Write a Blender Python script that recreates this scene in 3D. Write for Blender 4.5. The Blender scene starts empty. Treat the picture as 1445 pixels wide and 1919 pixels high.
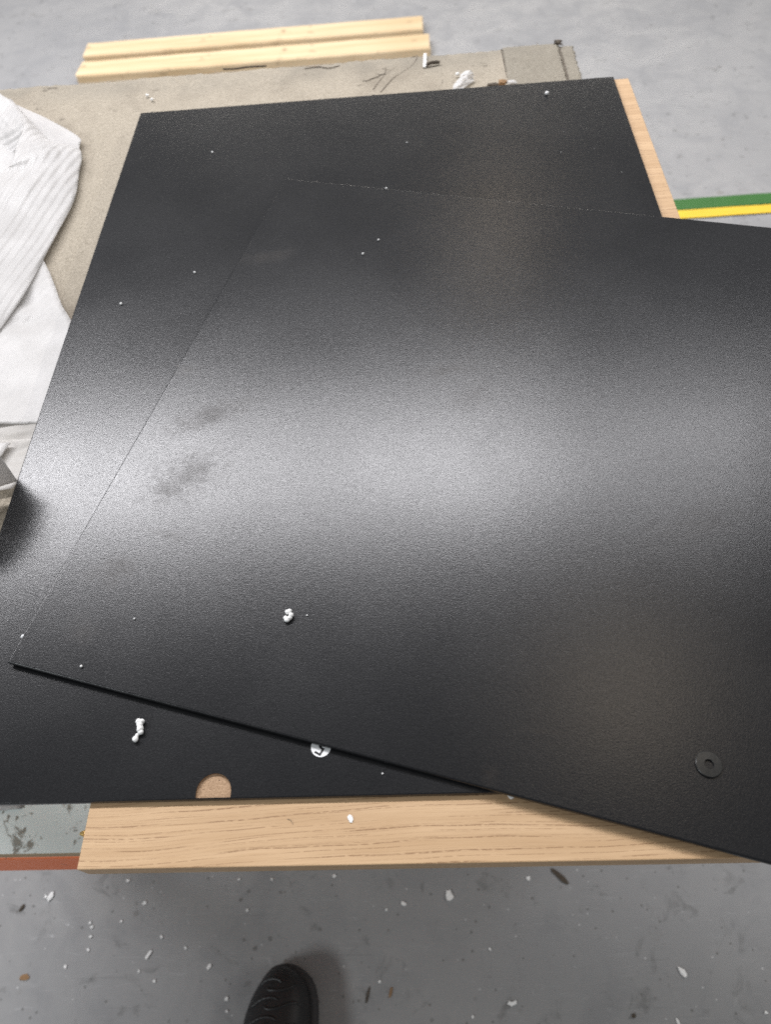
import bpy, bmesh, math, random
from mathutils import Vector, Matrix

random.seed(7)
scene = bpy.context.scene
col = scene.collection

# ------------------------------------------------------------------ camera
CAM = Vector((0.0, 0.0, 1.3373))
cam_data = bpy.data.cameras.new("camera")
cam_data.sensor_fit = 'VERTICAL'
cam_data.sensor_height = 36.0
cam_data.lens = 26.04
cam_data.clip_start = 0.02
cam_data.clip_end = 100.0
cam_data.dof.use_dof = True
cam_data.dof.focus_distance = 0.56
cam_data.dof.aperture_fstop = 8.0
cam = bpy.data.objects.new("camera", cam_data)
col.objects.link(cam)
r_, u_, f_ = Vector((0.9974, -0.0052, -0.0723)), Vector((0.0445, 0.8310, 0.5545)), Vector((-0.0572, 0.5562, -0.8290))
cam.matrix_world = Matrix(((r_.x, u_.x, -f_.x, CAM.x), (r_.y, u_.y, -f_.y, CAM.y), (r_.z, u_.z, -f_.z, CAM.z), (0, 0, 0, 1)))
scene.camera = cam

# ------------------------------------------------------------------ world and lamps (indoor workshop)
world = bpy.data.worlds.new("World")
scene.world = world
world.use_nodes = True
world.node_tree.nodes["Background"].inputs[0].default_value = (0.92, 0.955, 1.0, 1)
world.node_tree.nodes["Background"].inputs[1].default_value = 0.15


def strip_lamp(name, loc, sx, sy, watts, color, rot=(0, 0, 0)):
    d = bpy.data.lights.new(name, 'AREA')
    d.shape = 'RECTANGLE'
    d.size, d.size_y = sx, sy
    d.energy = watts
    d.color = color
    o = bpy.data.objects.new(name, d)
    o.location = loc
    o.rotation_euler = rot
    col.objects.link(o)
    return o


strip_lamp("ceiling_strip_lamp", (-2.30, 2.28, 3.4), 2.6, 0.42, 142, (0.98, 0.97, 1.0))
strip_lamp("ceiling_strip_lamp", (-0.15, 2.26, 3.4), 1.6, 0.42, 68, (0.98, 0.97, 1.0))
strip_lamp("ceiling_strip_lamp", (1.30, 2.26, 3.4), 1.1, 0.42, 24, (0.98, 0.97, 1.0))
strip_lamp("far_fill_lamp", (0.0, 9.6, 3.4), 7.0, 0.25, 250, (1.0, 0.94, 0.85))  # added fill light, brightens the floor behind the bench
strip_lamp("side_fill_lamp", (3.6, 1.2, 3.4), 0.3, 4.0, 80, (1.0, 0.975, 0.93))  # fill light added at the right to lift the near right floor
strip_lamp("left_fill_lamp", (-2.5, -1.3, 2.4), 1.0, 0.5, 38, (0.93, 0.98, 1.0), (math.radians(58), 0, math.radians(-62)))  # invented fill from the left, brightens the white shelf and orange beam
strip_lamp("warm_far_lamp", (0.51, 4.05, 3.4), 0.25, 0.4, 3.0, (1.0, 0.82, 0.62))
strip_lamp("warm_near_lamp", (0.79, 1.06, 3.4), 0.5, 0.5, 2.8, (1.0, 0.84, 0.66))

scene.view_settings.view_transform = 'Standard'
scene.view_settings.look = 'None'
scene.view_settings.exposure = 0.18
scene.view_settings.gamma = 1.0
scene.cycles.use_denoising = False

# ------------------------------------------------------------------ helpers
WL = {}


def tag(o, label=None, cat=None, group=None, kind=None):
    if label: o["label"] = label
    if cat: o["category"] = cat
    if group: o["group"] = group
    if kind: o["kind"] = kind
    return o


def empty(name, loc):
    o = bpy.data.objects.new(name, None)
    o.empty_display_size = 0.05
    o.location = loc
    col.objects.link(o)
    WL[o] = Vector(loc)
    return o


def obj(name, verts, faces, mat, parent=None, base=None, smooth=False):
    """verts in world coordinates; origin at base, or at the parent's origin"""
    b = WL[parent] if parent is not None else Vector(base if base is not None else (0, 0, 0))
    me = bpy.data.meshes.new(name)
    me.from_pydata([tuple(Vector(v) - b) for v in verts], [], faces)
    me.update()
    if smooth:
        me.polygons.foreach_set("use_smooth", [True] * len(me.polygons))
    me.materials.append(mat)
    o = bpy.data.objects.new(name, me)
    col.objects.link(o)
    if parent is not None:
        o.parent = parent
    else:
        o.location = b
    WL[o] = b
    return o


def from_bm(bm, name, mat, parent=None, base=None, smooth=False):
    bmesh.ops.recalc_face_normals(bm, faces=bm.faces[:])
    bm.verts.ensure_lookup_table()
    bm.verts.index_update()
    vs = [v.co.copy() for v in bm.verts]
    fs = [[v.index for v in f.verts] for f in bm.faces]
    bm.free()
    return obj(name, vs, fs, mat, parent, base, smooth)


def box_bm(x0, x1, y0, y1, z0, z1, bev=0.0, seg=1):
    bm = bmesh.new()
    bmesh.ops.create_cube(bm, size=1)
    for v in bm.verts:
        v.co = Vector((x0 + (v.co.x + .5) * (x1 - x0), y0 + (v.co.y + .5) * (y1 - y0), z0 + (v.co.z + .5) * (z1 - z0)))
    if bev:
        bmesh.ops.bevel(bm, geom=bm.edges[:], offset=bev, segments=seg, affect='EDGES', profile=0.5)
    return bm


def prism_bm(outline, z0, z1, bev=0.0, seg=2):
    bm = bmesh.new()
    lo = [bm.verts.new((x, y, z0)) for x, y in outline]
    hi = [bm.verts.new((x, y, z1)) for x, y in outline]
    n = len(outline)
    bm.faces.new(lo[::-1])
    bm.faces.new(hi)
    for i in range(n):
        bm.faces.new((lo[i], lo[(i + 1) % n], hi[(i + 1) % n], hi[i]))
    if bev:
        es = [e for e in bm.edges if all(v in set(hi) for v in e.verts)]
        bmesh.ops.bevel(bm, geom=es, offset=bev, segments=seg, affect='EDGES', profile=0.5)
    return bm


def tube(pts, rad, sides=6):
    """a round cord along pts; rad is a number or one per point"""
    P = [Vector(p) for p in pts]
    vs, fs = [], []
    for i, p in enumerate(P):
        t = (P[min(i + 1, len(P) - 1)] - P[max(i - 1, 0)]).normalized()
        a = t.cross(Vector((0, 0, 1)))
        if a.length < 1e-4: a = Vector((1, 0, 0))
        a.normalize()
        b = a.cross(t).normalized()
        r = rad[i] if isinstance(rad, (list, tuple)) else rad
        for k in range(sides):
            an = 2 * math.pi * k / sides
            vs.append(p + a * math.cos(an) * r + b * math.sin(an) * r)
    for i in range(len(P) - 1):
        for k in range(sides):
            fs.append((i * sides + k, i * sides + (k + 1) % sides, (i + 1) * sides + (k + 1) % sides, (i + 1) * sides + k))
    fs.append(tuple(range(sides))[::-1])
    fs.append(tuple((len(P) - 1) * sides + k for k in range(sides)))
    return vs, fs


def spline(pts, n):
    """Catmull-Rom through pts (any dimension), n samples"""
    m = len(pts)
    out = []
    for i in range(n):
        t = i / (n - 1) * (m - 1)
        k = min(int(t), m - 2)
        f = t - k
        p0, p1, p2, p3 = pts[max(k - 1, 0)], pts[k], pts[k + 1], pts[min(k + 2, m - 1)]
        out.append(tuple(0.5 * (2 * b + (c - a) * f + (2 * a - 5 * b + 4 * c - d) * f * f + (3 * b - a - 3 * c + d) * f ** 3)
                         for a, b, c, d in zip(p0, p1, p2, p3)))
    return out


# ------------------------------------------------------------------ materials
class NT:
    def __init__(s, name):
        s.m = bpy.data.materials.new(name)
        s.m.use_nodes = True
        s.t = s.m.node_tree
        s.b = s.t.nodes["Principled BSDF"]
        s.out = s.t.nodes["Material Output"]
        s.co = s.t.nodes.new("ShaderNodeTexCoord").outputs["Object"]

    def n(s, typ, **kw):
        nd = s.t.nodes.new(typ)
        for k, v in kw.items(): setattr(nd, k, v)
        return nd

    def put(s, sock, v):
        if hasattr(v, "is_output") or isinstance(v, bpy.types.NodeSocket):
            s.t.links.new(v, sock)
        else:
            sock.default_value = v

    def math(s, op, a, b=0.0, c=0.0, clamp=False):
        nd = s.n("ShaderNodeMath", operation=op, use_clamp=clamp)
        s.put(nd.inputs[0], a); s.put(nd.inputs[1], b); s.put(nd.inputs[2], c)
        return nd.outputs[0]

    def mapping(s, scale=(1, 1, 1), rot=(0, 0, 0), loc=(0, 0, 0), vec=None):
        nd = s.n("ShaderNodeMapping")
        s.put(nd.inputs[0], vec if vec is not None else s.co)
        nd.inputs["Location"].default_value = loc
        nd.inputs["Rotation"].default_value = rot
        nd.inputs["Scale"].default_value = scale
        return nd.outputs[0]

    def noise(s, scale, detail=2.0, rough=0.5, vec=None, dist=0.0):
        nd = s.n("ShaderNodeTexNoise")
        s.put(nd.inputs["Vector"], vec if vec is not None else s.co)
        nd.inputs["Scale"].default_value = scale
        nd.inputs["Detail"].default_value = detail
        nd.inputs["Roughness"].default_value = rough
        nd.inputs["Distortion"].default_value = dist
        return nd.outputs[0]

    def voronoi(s, scale, vec=None, feature='F1'):
        nd = s.n("ShaderNodeTexVoronoi", feature=feature)
        s.put(nd.inputs["Vector"], vec if vec is not None else s.co)
        nd.inputs["Scale"].default_value = scale
        return nd

    def range(s, v, a, b, c=0.0, d=1.0, smooth=True):
        nd = s.n("ShaderNodeMapRange", interpolation_type='SMOOTHSTEP' if smooth else 'LINEAR')
        s.put(nd.inputs[0], v)
        for i, x in zip((1, 2, 3, 4), (a, b, c, d)): s.put(nd.inputs[i], x)
        return nd.outputs[0]

    def mix(s, fac, a, b, blend='MIX'):
        nd = s.n("ShaderNodeMix", data_type='RGBA', blend_type=blend)
        s.put(nd.inputs[0], fac)
        s.put(nd.inputs[6], a if not isinstance(a, tuple) else (*a, 1)[:4])
        s.put(nd.inputs[7], b if not isinstance(b, tuple) else (*b, 1)[:4])
        return nd.outputs[2]

    def bump(s, h, strength=0.5, dist=0.001, prev=None):
        nd = s.n("ShaderNodeBump")
        nd.inputs["Strength"].default_value = strength
        nd.inputs["Distance"].default_value = dist
        s.put(nd.inputs["Height"], h)
        if prev is not None: s.t.links.new(prev, nd.inputs["Normal"])
        return nd.outputs[0]

    def set(s, color=None, rough=None, normal=None, spec=None, metal=None):
        if color is not None: s.put(s.b.inputs["Base Color"], (*color, 1)[:4] if isinstance(color, tuple) else color)
        if rough is not None: s.put(s.b.inputs["Roughness"], rough)
        if normal is not None: s.put(s.b.inputs["Normal"], normal)
        if spec is not None: s.put(s.b.inputs["Specular IOR Level"], spec)
        if metal is not None: s.put(s.b.inputs["Metallic"], metal)
        return s.m

    def sep(s, vec=None):
        nd = s.n("ShaderNodeSeparateXYZ")
        s.put(nd.inputs[0], vec if vec is not None else s.co)
        return nd.outputs


def plain(name, color, rough=0.5, metal=0.0, var=0.12, scale=60.0):
    k = NT(name)
    n = k.noise(scale, 3)
    c = k.mix(n, tuple(max(0, x * (1 - var)) for x in color), tuple(min(1, x * (1 + var)) for x in color))
    return k.set(c, rough, k.bump(n, 0.15, 0.0005), metal=metal)


def panel_material(name, smudges):
    k = NT(name)
    flat = k.mapping((1, 1, 0), loc=(0, 0, 0.37))
    grain = k.noise(1050, 1.5, 0.6, flat)
    fine = k.noise(2300, 1.0, 0.5, flat)
    h = k.math('ADD', grain, k.math('MULTIPLY', fine, 0.35))
    dust = k.range(k.noise(1700, 0.5, 0.5, flat), 0.70, 0.80)
    c = k.mix(grain, (0.0060, 0.0062, 0.0070), (0.0120, 0.0123, 0.0135))
    c = k.mix(k.math('MULTIPLY', dust, 0.30), c, (0.05, 0.05, 0.05))
    wear = k.noise(9, 3)
    rough = k.range(wear, 0.3, 0.7, 0.235, 0.262)
    spec = k.range(grain, 0.2, 0.8, 0.33, 0.57, False)
    if smudges:
        nz = k.noise(95, 6, 0.75, None, 0.8)
        tot = None
        for (x, y, rx, ry, a, st) in smudges:
            v = k.mapping((0.8 / rx, 0.72 / ry, 0), (0, 0, 0), (0, 0, 0),
                          k.mapping((1, 1, 1), (0, 0, -a), (0, 0, 0), k.shift(x, y)))
            ln = k.n("ShaderNodeVectorMath", operation='LENGTH')
            k.put(ln.inputs[0], v)
            m = k.range(k.math('ADD', ln.outputs["Value"], k.math('MULTIPLY', k.math('SUBTRACT', nz, 0.5), 3.4)), -0.2, 1.5, st * 0.55, 0.0)
            tot = m if tot is None else k.math('MAXIMUM', tot, m)
        c = k.mix(tot, c, (0.022, 0.017, 0.013))
        spec = k.math('MULTIPLY', spec, k.range(tot, 0, 1, 1.0, 0.35))
        rough = k.math('ADD', rough, k.math('MULTIPLY', tot, 0.12))
    return k.set(c, rough, k.bump(h, 0.42, 0.00014), spec)


def _shift(s, x, y):
    nd = s.n("ShaderNodeVectorMath", operation='SUBTRACT')
    s.put(nd.inputs[0], s.co)
    nd.inputs[1].default_value = (x, y, 0)
    return nd.outputs[0]


NT.shift = _shift


def oak_material(name):
    k = NT(name)
    x, y, z = k.sep()
    yy = k.math('ADD', y, z)
    warp = k.noise(1.0, 2, 0.5, k.mapping((4.0, 9.0, 9.0)))
    y2 = k.math('SUBTRACT', k.math('ADD', yy, k.math('MULTIPLY', warp, 0.026)), k.math('MULTIPLY', x, 0.045))
    cv = k.n("ShaderNodeCombineXYZ")
    k.put(cv.inputs[0], x); k.put(cv.inputs[1], y2)
    v = cv.outputs[0]
    broad = k.noise(1.0, 3, 0.6, k.mapping((6, 90, 1), vec=v))
    fibre = k.noise(1.0, 3, 0.7, k.mapping((40, 1500, 1), vec=v))
    c = k.mix(k.range(broad, 0.3, 0.7), (0.455, 0.300, 0.168), (0.545, 0.375, 0.222))
    c = k.mix(k.math('MULTIPLY', k.range(fibre, 0.45, 0.75), 0.30), c, (0.40, 0.245, 0.115))
    jit = k.noise(1.0, 2, 0.5, k.mapping((9, 60, 1), vec=v))
    for period, off, amt in ((0.0036, 0.0, 0.85), (0.0065, 0.37, 0.90), (0.0022, 0.71, 0.55)):
        fr = k.math('FRACT', k.math('ADD', k.math('ADD', k.math('DIVIDE', y2, period), off), k.math('MULTIPLY', jit, 1.1)))
        line = k.range(fr, 0.0, 0.15, 1.0, 0.0)
        brk = k.range(k.noise(1.0, 2.0, 0.6, k.mapping((14, 130 + 90 * off, 1), loc=(off * 9, 3, 0), vec=v)), 0.42, 0.54)
        dash = k.range(k.noise(1.0, 1.0, 0.6, k.mapping((260, 900, 1), vec=v)), 0.30, 0.55)
        c = k.mix(k.math('MULTIPLY', k.math('MULTIPLY', line, brk), k.math('MULTIPLY', dash, amt)), c, (0.200, 0.105, 0.050))
    knot = k.range(k.noise(1.0, 2, 0.5, k.mapping((11, 16, 1), loc=(4.2, 1.3, 0), vec=v)), 0.64, 0.76)
    c = k.mix(k.math('MULTIPLY', knot, 0.65), c, (0.27, 0.15, 0.075))
    return k.set(c, 0.48, k.bump(k.math('ADD', fibre, broad), 0.12, 0.0004), 0.4)


def pine_material(name):
    k = NT(name)
    warp = k.noise(2.5, 2, 0.5)
    ring = k.noise(1.0, 4, 0.6, k.mapping((2.2, 45, 30), vec=k.co), 0.4)
    c = k.mix(k.range(ring, 0.3, 0.7), (0.56, 0.415, 0.240), (0.69, 0.550, 0.360))
    c = k.mix(k.math('MULTIPLY', k.range(warp, 0.5, 0.8), 0.4), c, (0.52, 0.38, 0.22))
    d = k.range(k.noise(14, 5, 0.7), 0.60, 0.72)
    c = k.mix(k.math('MULTIPLY', d, 0.65), c, (0.16, 0.11, 0.07))
    return k.set(c, 0.7, k.bump(ring, 0.3, 0.001), 0.2)


def carpet_material(name, a, b, dirt):
    k = NT(name)
    f1 = k.noise(520, 2, 0.7)
    f2 = k.noise(1.0, 2, 0.6, k.mapping((900, 260, 500), rot=(0, 0, 0.5)))
    big = k.noise(9, 4, 0.6)
    c = k.mix(k.range(f1, 0.30, 0.70), a, b)
    c = k.mix(k.math('MULTIPLY', k.range(f2, 0.55, 0.75), 0.55), c, tuple(x * 0.45 for x in a))
    c = k.mix(k.math('MULTIPLY', k.range(big, 0.45, 0.75), dirt), c, (0.17, 0.145, 0.115))
    yy = k.sep()[1]
    edge = k.math('MULTIPLY', k.range(yy, 0.385, 0.470), k.range(k.noise(16, 5, 0.7), 0.25, 0.65))
    c = k.mix(k.math('MULTIPLY', edge, 0.75), c, (0.235, 0.215, 0.180))
    st = k.range(k.noise(34, 5, 0.7), 0.61, 0.73)
    c = k.mix(k.math('MULTIPLY', st, 0.65), c, (0.09, 0.075, 0.06))
    return k.set(c, 0.95, k.bump(k.math('ADD', f1, f2), 0.8, 0.0012), 0.1)


def floor_material(name):
    k = NT(name)
    big = k.noise(1.6, 5, 0.6)
    mid = k.noise(7, 6, 0.65, dist=0.6)
    c = k.mix(k.range(big, 0.3, 0.7), (0.262, 0.263, 0.266), (0.318, 0.316, 0.313))
    c = k.mix(k.math('MULTIPLY', k.range(mid, 0.42, 0.70), 0.55), c, (0.212, 0.215, 0.222))
    # trowel and broom marks
    sw = k.noise(1.0, 4, 0.65, k.mapping((16, 130, 1), rot=(0, 0, 0.6)), 1.2)
    sw2 = k.noise(1.0, 4, 0.65, k.mapping((140, 14, 1), rot=(0, 0, 0.25)), 0.8)
    c = k.mix(k.math('MULTIPLY', k.range(sw, 0.58, 0.74), 0.30), c, (0.42, 0.425, 0.43))
    c = k.mix(k.math('MULTIPLY', k.range(sw2, 0.60, 0.76), 0.22), c, (0.17, 0.172, 0.176))
    # chipped and dirty spots
    for sc, rmax, keep, amt, dark in ((30, 0.20, 0.80, 0.60, (0.085, 0.082, 0.075)), (75, 0.26, 0.84, 0.55, (0.11, 0.107, 0.10)), (9, 0.09, 0.62, 0.40, (0.12, 0.105, 0.075))):
        vo = k.voronoi(sc, k.mapping((1, 1, 0.0)))
        wob = k.math('MULTIPLY', k.math('SUBTRACT', k.noise(120, 3, 0.6), 0.5), 0.55)
        cs = k.n("ShaderNodeSeparateColor")
        k.put(cs.inputs[0], vo.outputs["Color"])
        rad = k.math('MULTIPLY', cs.outputs[1], rmax)
        e = k.math('SUBTRACT', k.math('ADD', vo.outputs["Distance"], wob), rad)
        spot = k.math('MULTIPLY', k.range(e, -0.02, 0.04, 1.0, 0.0), k.math('GREATER_THAN', cs.outputs[0], keep))
        patch = k.range(k.noise(2.6, 2), 0.35, 0.62)
        c = k.mix(k.math('MULTIPLY', k.math('MULTIPLY', spot, patch), amt), c, dark)
    for a_, lx, ly, amt in ((0.9, 7, 260, 0.35), (-0.7, 9, 310, 0.30), (0.2, 5, 220, 0.30)):
        ln = k.range(k.noise(1.0, 2, 0.5, k.mapping((lx, ly, 1), rot=(0, 0, a_)), 0.3), 0.67, 0.72)
        c = k.mix(k.math('MULTIPLY', k.math('MULTIPLY', ln, k.range(k.noise(5, 2), 0.45, 0.65)), amt), c, (0.13, 0.13, 0.13) if a_ > 0 else (0.48, 0.48, 0.48))
    dots = k.voronoi(130, k.mapping((1, 1, 0)))
    dc = k.n("ShaderNodeSeparateColor")
    k.put(dc.inputs[0], dots.outputs["Color"])
    wd = k.math('MULTIPLY', k.math('LESS_THAN', dots.outputs["Distance"], k.math('MULTIPLY', dc.outputs[1], 0.22)), k.math('GREATER_THAN', dc.outputs[0], 0.90))
    c = k.mix(k.math('MULTIPLY', wd, 0.6), c, (0.62, 0.62, 0.62))
    dd = k.math('MULTIPLY', k.math('LESS_THAN', dots.outputs["Distance"], k.math('MULTIPLY', dc.outputs[2], 0.30)), k.math('LESS_THAN', dc.outputs[0], 0.10))
    c = k.mix(k.math('MULTIPLY', dd, 0.6), c, (0.11, 0.108, 0.10))
    grime = k.range(k.noise(19, 6, 0.72, dist=0.8), 0.56, 0.70)
    c = k.mix(k.math('MULTIPLY', grime, 0.55), c, (0.135, 0.135, 0.132))
    pale = k.range(k.noise(23, 6, 0.7, k.mapping((1, 1, 1), loc=(5, 3, 0)), 0.5), 0.63, 0.72)
    c = k.mix(k.math('MULTIPLY', pale, 0.45), c, (0.46, 0.465, 0.47))
    h = k.math('ADD', mid, k.math('MULTIPLY', k.noise(160, 3), 0.3))
    return k.set(c, k.range(mid, 0.3, 0.7, 0.42, 0.62), k.bump(h, 0.25, 0.0012), 0.35)


def shelf_material(name):
    k = NT(name)
    c = k.mix(k.noise(30, 4), (0.76, 0.84, 0.81), (0.82, 0.88, 0.86))
    mould = k.range(k.noise(26, 6, 0.72, dist=0.5), 0.56, 0.64)
    spots = k.range(k.noise(75, 3, 0.6), 0.62, 0.70)
    tone = k.mix(k.noise(60, 3), (0.10, 0.085, 0.06), (0.24, 0.21, 0.15))
    c = k.mix(k.math('MULTIPLY', k.math('MAXIMUM', mould, spots), 0.82), c, tone)
    return k.set(c, 0.45, k.bump(mould, 0.2, 0.0005))


def orange_material(name):
    k = NT(name)
    c = k.mix(k.noise(40, 4), (0.80, 0.160, 0.030), (0.88, 0.200, 0.042))
    w = k.range(k.noise(45, 6, 0.72), 0.62, 0.69)
    c = k.mix(k.math('MULTIPLY', w, 0.85), c, (0.10, 0.035, 0.025))
    return k.set(c, 0.45, k.bump(w, 0.3, 0.0006))


def foam_material(name, angle, period, clear, white=(0.67, 0.66, 0.65), rib=0.8):
    """thin polyethylene foam sheet: ribbed, lets light through"""
    k = NT(name)
    x, y, z = k.sep(k.mapping((1, 1, 1), rot=(0, 0, angle)))
    wob = k.math('MULTIPLY', k.noise(9, 1), 0.007)
    ph = k.math('MULTIPLY', k.math('ADD', x, wob), 2 * math.pi / period)
    wv = k.math('SINE', ph)
    fine = k.noise(1.0, 3, 0.6, k.mapping((420, 60, 60), rot=(0, 0, angle)))
    cell = k.noise(900, 1.5)
    h = k.math('ADD', k.math('MULTIPLY', wv, rib), k.math('ADD', k.math('MULTIPLY', fine, 0.9), k.math('MULTIPLY', cell, 0.25)))
    nrm = k.bump(h, 0.7, 0.0006)
    k.set(white, 0.42, nrm, 0.35)
    tr = k.n("ShaderNodeBsdfTranslucent")
    tr.inputs[0].default_value = (0.74, 0.71, 0.68, 1)
    k.t.links.new(nrm, tr.inputs["Normal"])
    mx = k.n("ShaderNodeMixShader")
    mx.inputs[0].default_value = 0.30
    k.t.links.new(k.b.outputs[0], mx.inputs[1]); k.t.links.new(tr.outputs[0], mx.inputs[2])
    tp = k.n("ShaderNodeBsdfTransparent")
    m2 = k.n("ShaderNodeMixShader")
    k.put(m2.inputs[0], k.range(k.noise(25, 3), 0.25, 0.75, max(0, clear - 0.12), clear + 0.12))
    k.t.links.new(mx.outputs[0], m2.inputs[1]); k.t.links.new(tp.outputs[0], m2.inputs[2])
    k.t.links.new(m2.outputs[0], k.out.inputs[0])
    return k.m


def mdf_material(name):
    k = NT(name)
    n = k.noise(1300, 2, 0.7)
    c = k.mix(k.range(n, 0.3, 0.7), (0.27, 0.175, 0.105), (0.46, 0.315, 0.205))
    c = k.mix(k.range(k.noise(700, 1), 0.68, 0.74), c, (0.10, 0.06, 0.04))
    return k.set(c, 0.9, k.bump(n, 0.5, 0.0003), 0.2)


def line_paint(name, color):
    k = NT(name)
    w = k.range(k.noise(70, 5, 0.7), 0.60, 0.75)
    c = k.mix(k.noise(20, 4), tuple(x * 0.88 for x in color), tuple(min(1, x * 1.1) for x in color))
    c = k.mix(k.math('MULTIPLY', w, 0.50), c, (0.22, 0.22, 0.20))
    return k.set(c, 0.5, k.bump(w, 0.2, 0.0004))


M_floor = floor_material("painted_concrete")
M_oak = oak_material("oak_laminate")
M_pine = pine_material("pine_wood")
M_carpet = carpet_material("beige_felt_carpet", (0.305, 0.268, 0.212), (0.415, 0.370, 0.302), 0.6)
M_patch = carpet_material("grey_felt_carpet", (0.220, 0.198, 0.160), (0.310, 0.283, 0.235), 0.65)
M_board = plain("chipboard_edge", (0.40, 0.30, 0.19), 0.9, 0, 0.25, 300)
M_shelf = shelf_material("scuffed_white_laminate")
M_orange = orange_material("orange_steel_paint")
M_mdf = mdf_material("bare_mdf")
M_brass = plain("brass", (0.75, 0.52, 0.20), 0.28, 1.0, 0.1, 500)
M_white = plain("white_polystyrene", (0.82, 0.82, 0.81), 0.85, 0, 0.05, 900)
M_paper = plain("sticker_paper", (0.80, 0.81, 0.82), 0.45, 0, 0.02, 200)
M_ink = plain("black_ink", (0.012, 0.012, 0.013), 0.5, 0, 0.1, 200)
M_rubber = plain("black_rubber", (0.013, 0.0135, 0.013), 0.30, 0, 0.3, 300)
M_green = line_paint("green_line_paint", (0.040, 0.135, 0.030))
M_yellow = line_paint("yellow_line_paint", (0.72, 0.50, 0.045))
M_pale = line_paint("pale_line_paint", (0.50, 0.50, 0.48))
M_dark = plain("dark_grime", (0.07, 0.055, 0.04), 0.9, 0, 0.4, 300)
M_brown = plain("dry_brown_scrap", (0.26, 0.15, 0.07), 0.8, 0, 0.3, 200)
M_thread = plain("dark_thread", (0.14, 0.115, 0.09), 0.9, 0, 0.2, 200)
M_leather = plain("black_shoe_upper", (0.012, 0.012, 0.013), 0.50, 0, 0.3, 260)
M_ridge = plain("embossed_shoe_ridge", (0.013, 0.013, 0.014), 0.42, 0, 0.2, 260)
M_sole = plain("charcoal_shoe_sole", (0.030, 0.029, 0.031), 0.7, 0, 0.25, 200)
M_insole = plain("black_lining", (0.01, 0.01, 0.01), 0.95, 0, 0.2, 200)
M_film = foam_material("clear_plastic_scrap", 0.0, 0.01, 0.35, (0.8, 0.8, 0.8), 0.1)

# ------------------------------------------------------------------ floor
n = 40
floor = obj("floor", [(x, y, 0) for y in (-4, 12) for x in (-8, 8)], [(0, 1, 3, 2)], M_floor)
tag(floor, kind="structure")


def strip(name, x0, x1, y0, y1, z, mat, label, amp=0.0012):
    vs, fs = [], []
    nn = 160
    for i in range(nn + 1):
        x = x0 + (x1 - x0) * i / nn
        vs.append((x, y0 + random.uniform(-amp, amp), z)); vs.append((x, y1 + random.uniform(-amp, amp), z))
    for i in range(nn):
        fs.append((2 * i, 2 * i + 2, 2 * i + 3, 2 * i + 1))
    o = obj(name, vs, fs, mat, floor)
    o["label"] = label
    return o


strip("green_line", -6, 6, 1.886, 1.936, 0.004, M_green, "dark green line painted along the floor beside the yellow one")
strip("yellow_line", -6, 6, 1.846, 1.884, 0.004, M_yellow, "bright yellow line painted along the floor beside the green one")

# ------------------------------------------------------------------ workbench
BX0, BX1, BY0, BY1 = -0.70, 0.219, 0.165, 1.101
bench = empty("workbench", ((BX0 + BX1) / 2, (BY0 + BY1) / 2, 0))
tag(bench, "workbench topped with worn beige carpet, scuffed white shelf and orange frame below", "workbench")
from_bm(box_bm(BX0, BX1 - 0.002, BY0, BY1 - 0.002, 0.800, 0.8255, 0.001), "top_board", M_board, bench)


def carpet_bm(x0, x1, y0, y1, z0, z1, nx, ny, jag, wav=0.0008):
    bm = bmesh.new()
    g = []
    for j in range(ny + 1):
        row = []
        for i in range(nx + 1):
            x = x0 + (x1 - x0) * i / nx
            y = y0 + (y1 - y0) * j / ny
            if i in (0, nx): x += random.gauss(0, jag)
            if j in (0, ny): y += random.gauss(0, jag)
            z = z1 + wav * (math.sin(x * 31 + y * 11) * math.sin(y * 27 - x * 7))
            if i in (0, nx) or j in (0, ny): z -= 0.0014
            row.append(bm.verts.new((x, y, z)))
        g.append(row)
    for j in range(ny):
        for i in range(nx):
            bm.faces.new((g[j][i], g[j][i + 1], g[j + 1][i + 1], g[j + 1][i]))
    rim = [g[0][i] for i in range(nx)] + [g[j][nx] for j in range(ny)] + [g[ny][i] for i in range(nx, 0, -1)] + [g[j][0] for j in range(ny, 0, -1)]
    low = [bm.verts.new((v.co.x, v.co.y, z0)) for v in rim]
    m = len(rim)
    for i in range(m):
        bm.faces.new((rim[i], low[i], low[(i + 1) % m], rim[(i + 1) % m]))
    return bm


from_bm(carpet_bm(BX0, 0.2075, BY0, BY1, 0.8256, 0.8315, 150, 150, 0.0011), "carpet_cover", M_carpet, bench, smooth=True)
o = from_bm(carpet_bm(0.1310, 0.2065, 0.93, 1.1020, 0.8312, 0.8338, 30, 60, 0.0007, 0.0004), "carpet_patch", M_patch, bench, smooth=True)
o["label"] = "greyer square patch of carpet at the far corner"
from_bm(carpet_bm(0.2085, 0.2270, 0.60, 1.1000, 0.8256, 0.8306, 8, 110, 0.0007, 0.0004), "carpet_edge_strip", M_patch, bench, smooth=True)


def cord(name, pts, rad, mat, parent=None, base=None, nseg=16):
    vs, fs = tube(spline(pts, nseg), rad, 5)
    return obj(name, vs, fs, mat, parent, base)


def groove(pts, r=0.0009, mat=None):
    return cord("carpet_cut", [(x, y, 0.8313 + random.uniform(-0.0005, 0.0005)) for x, y in pts], r * 0.75, mat or M_thread, bench, nseg=14)


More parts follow.
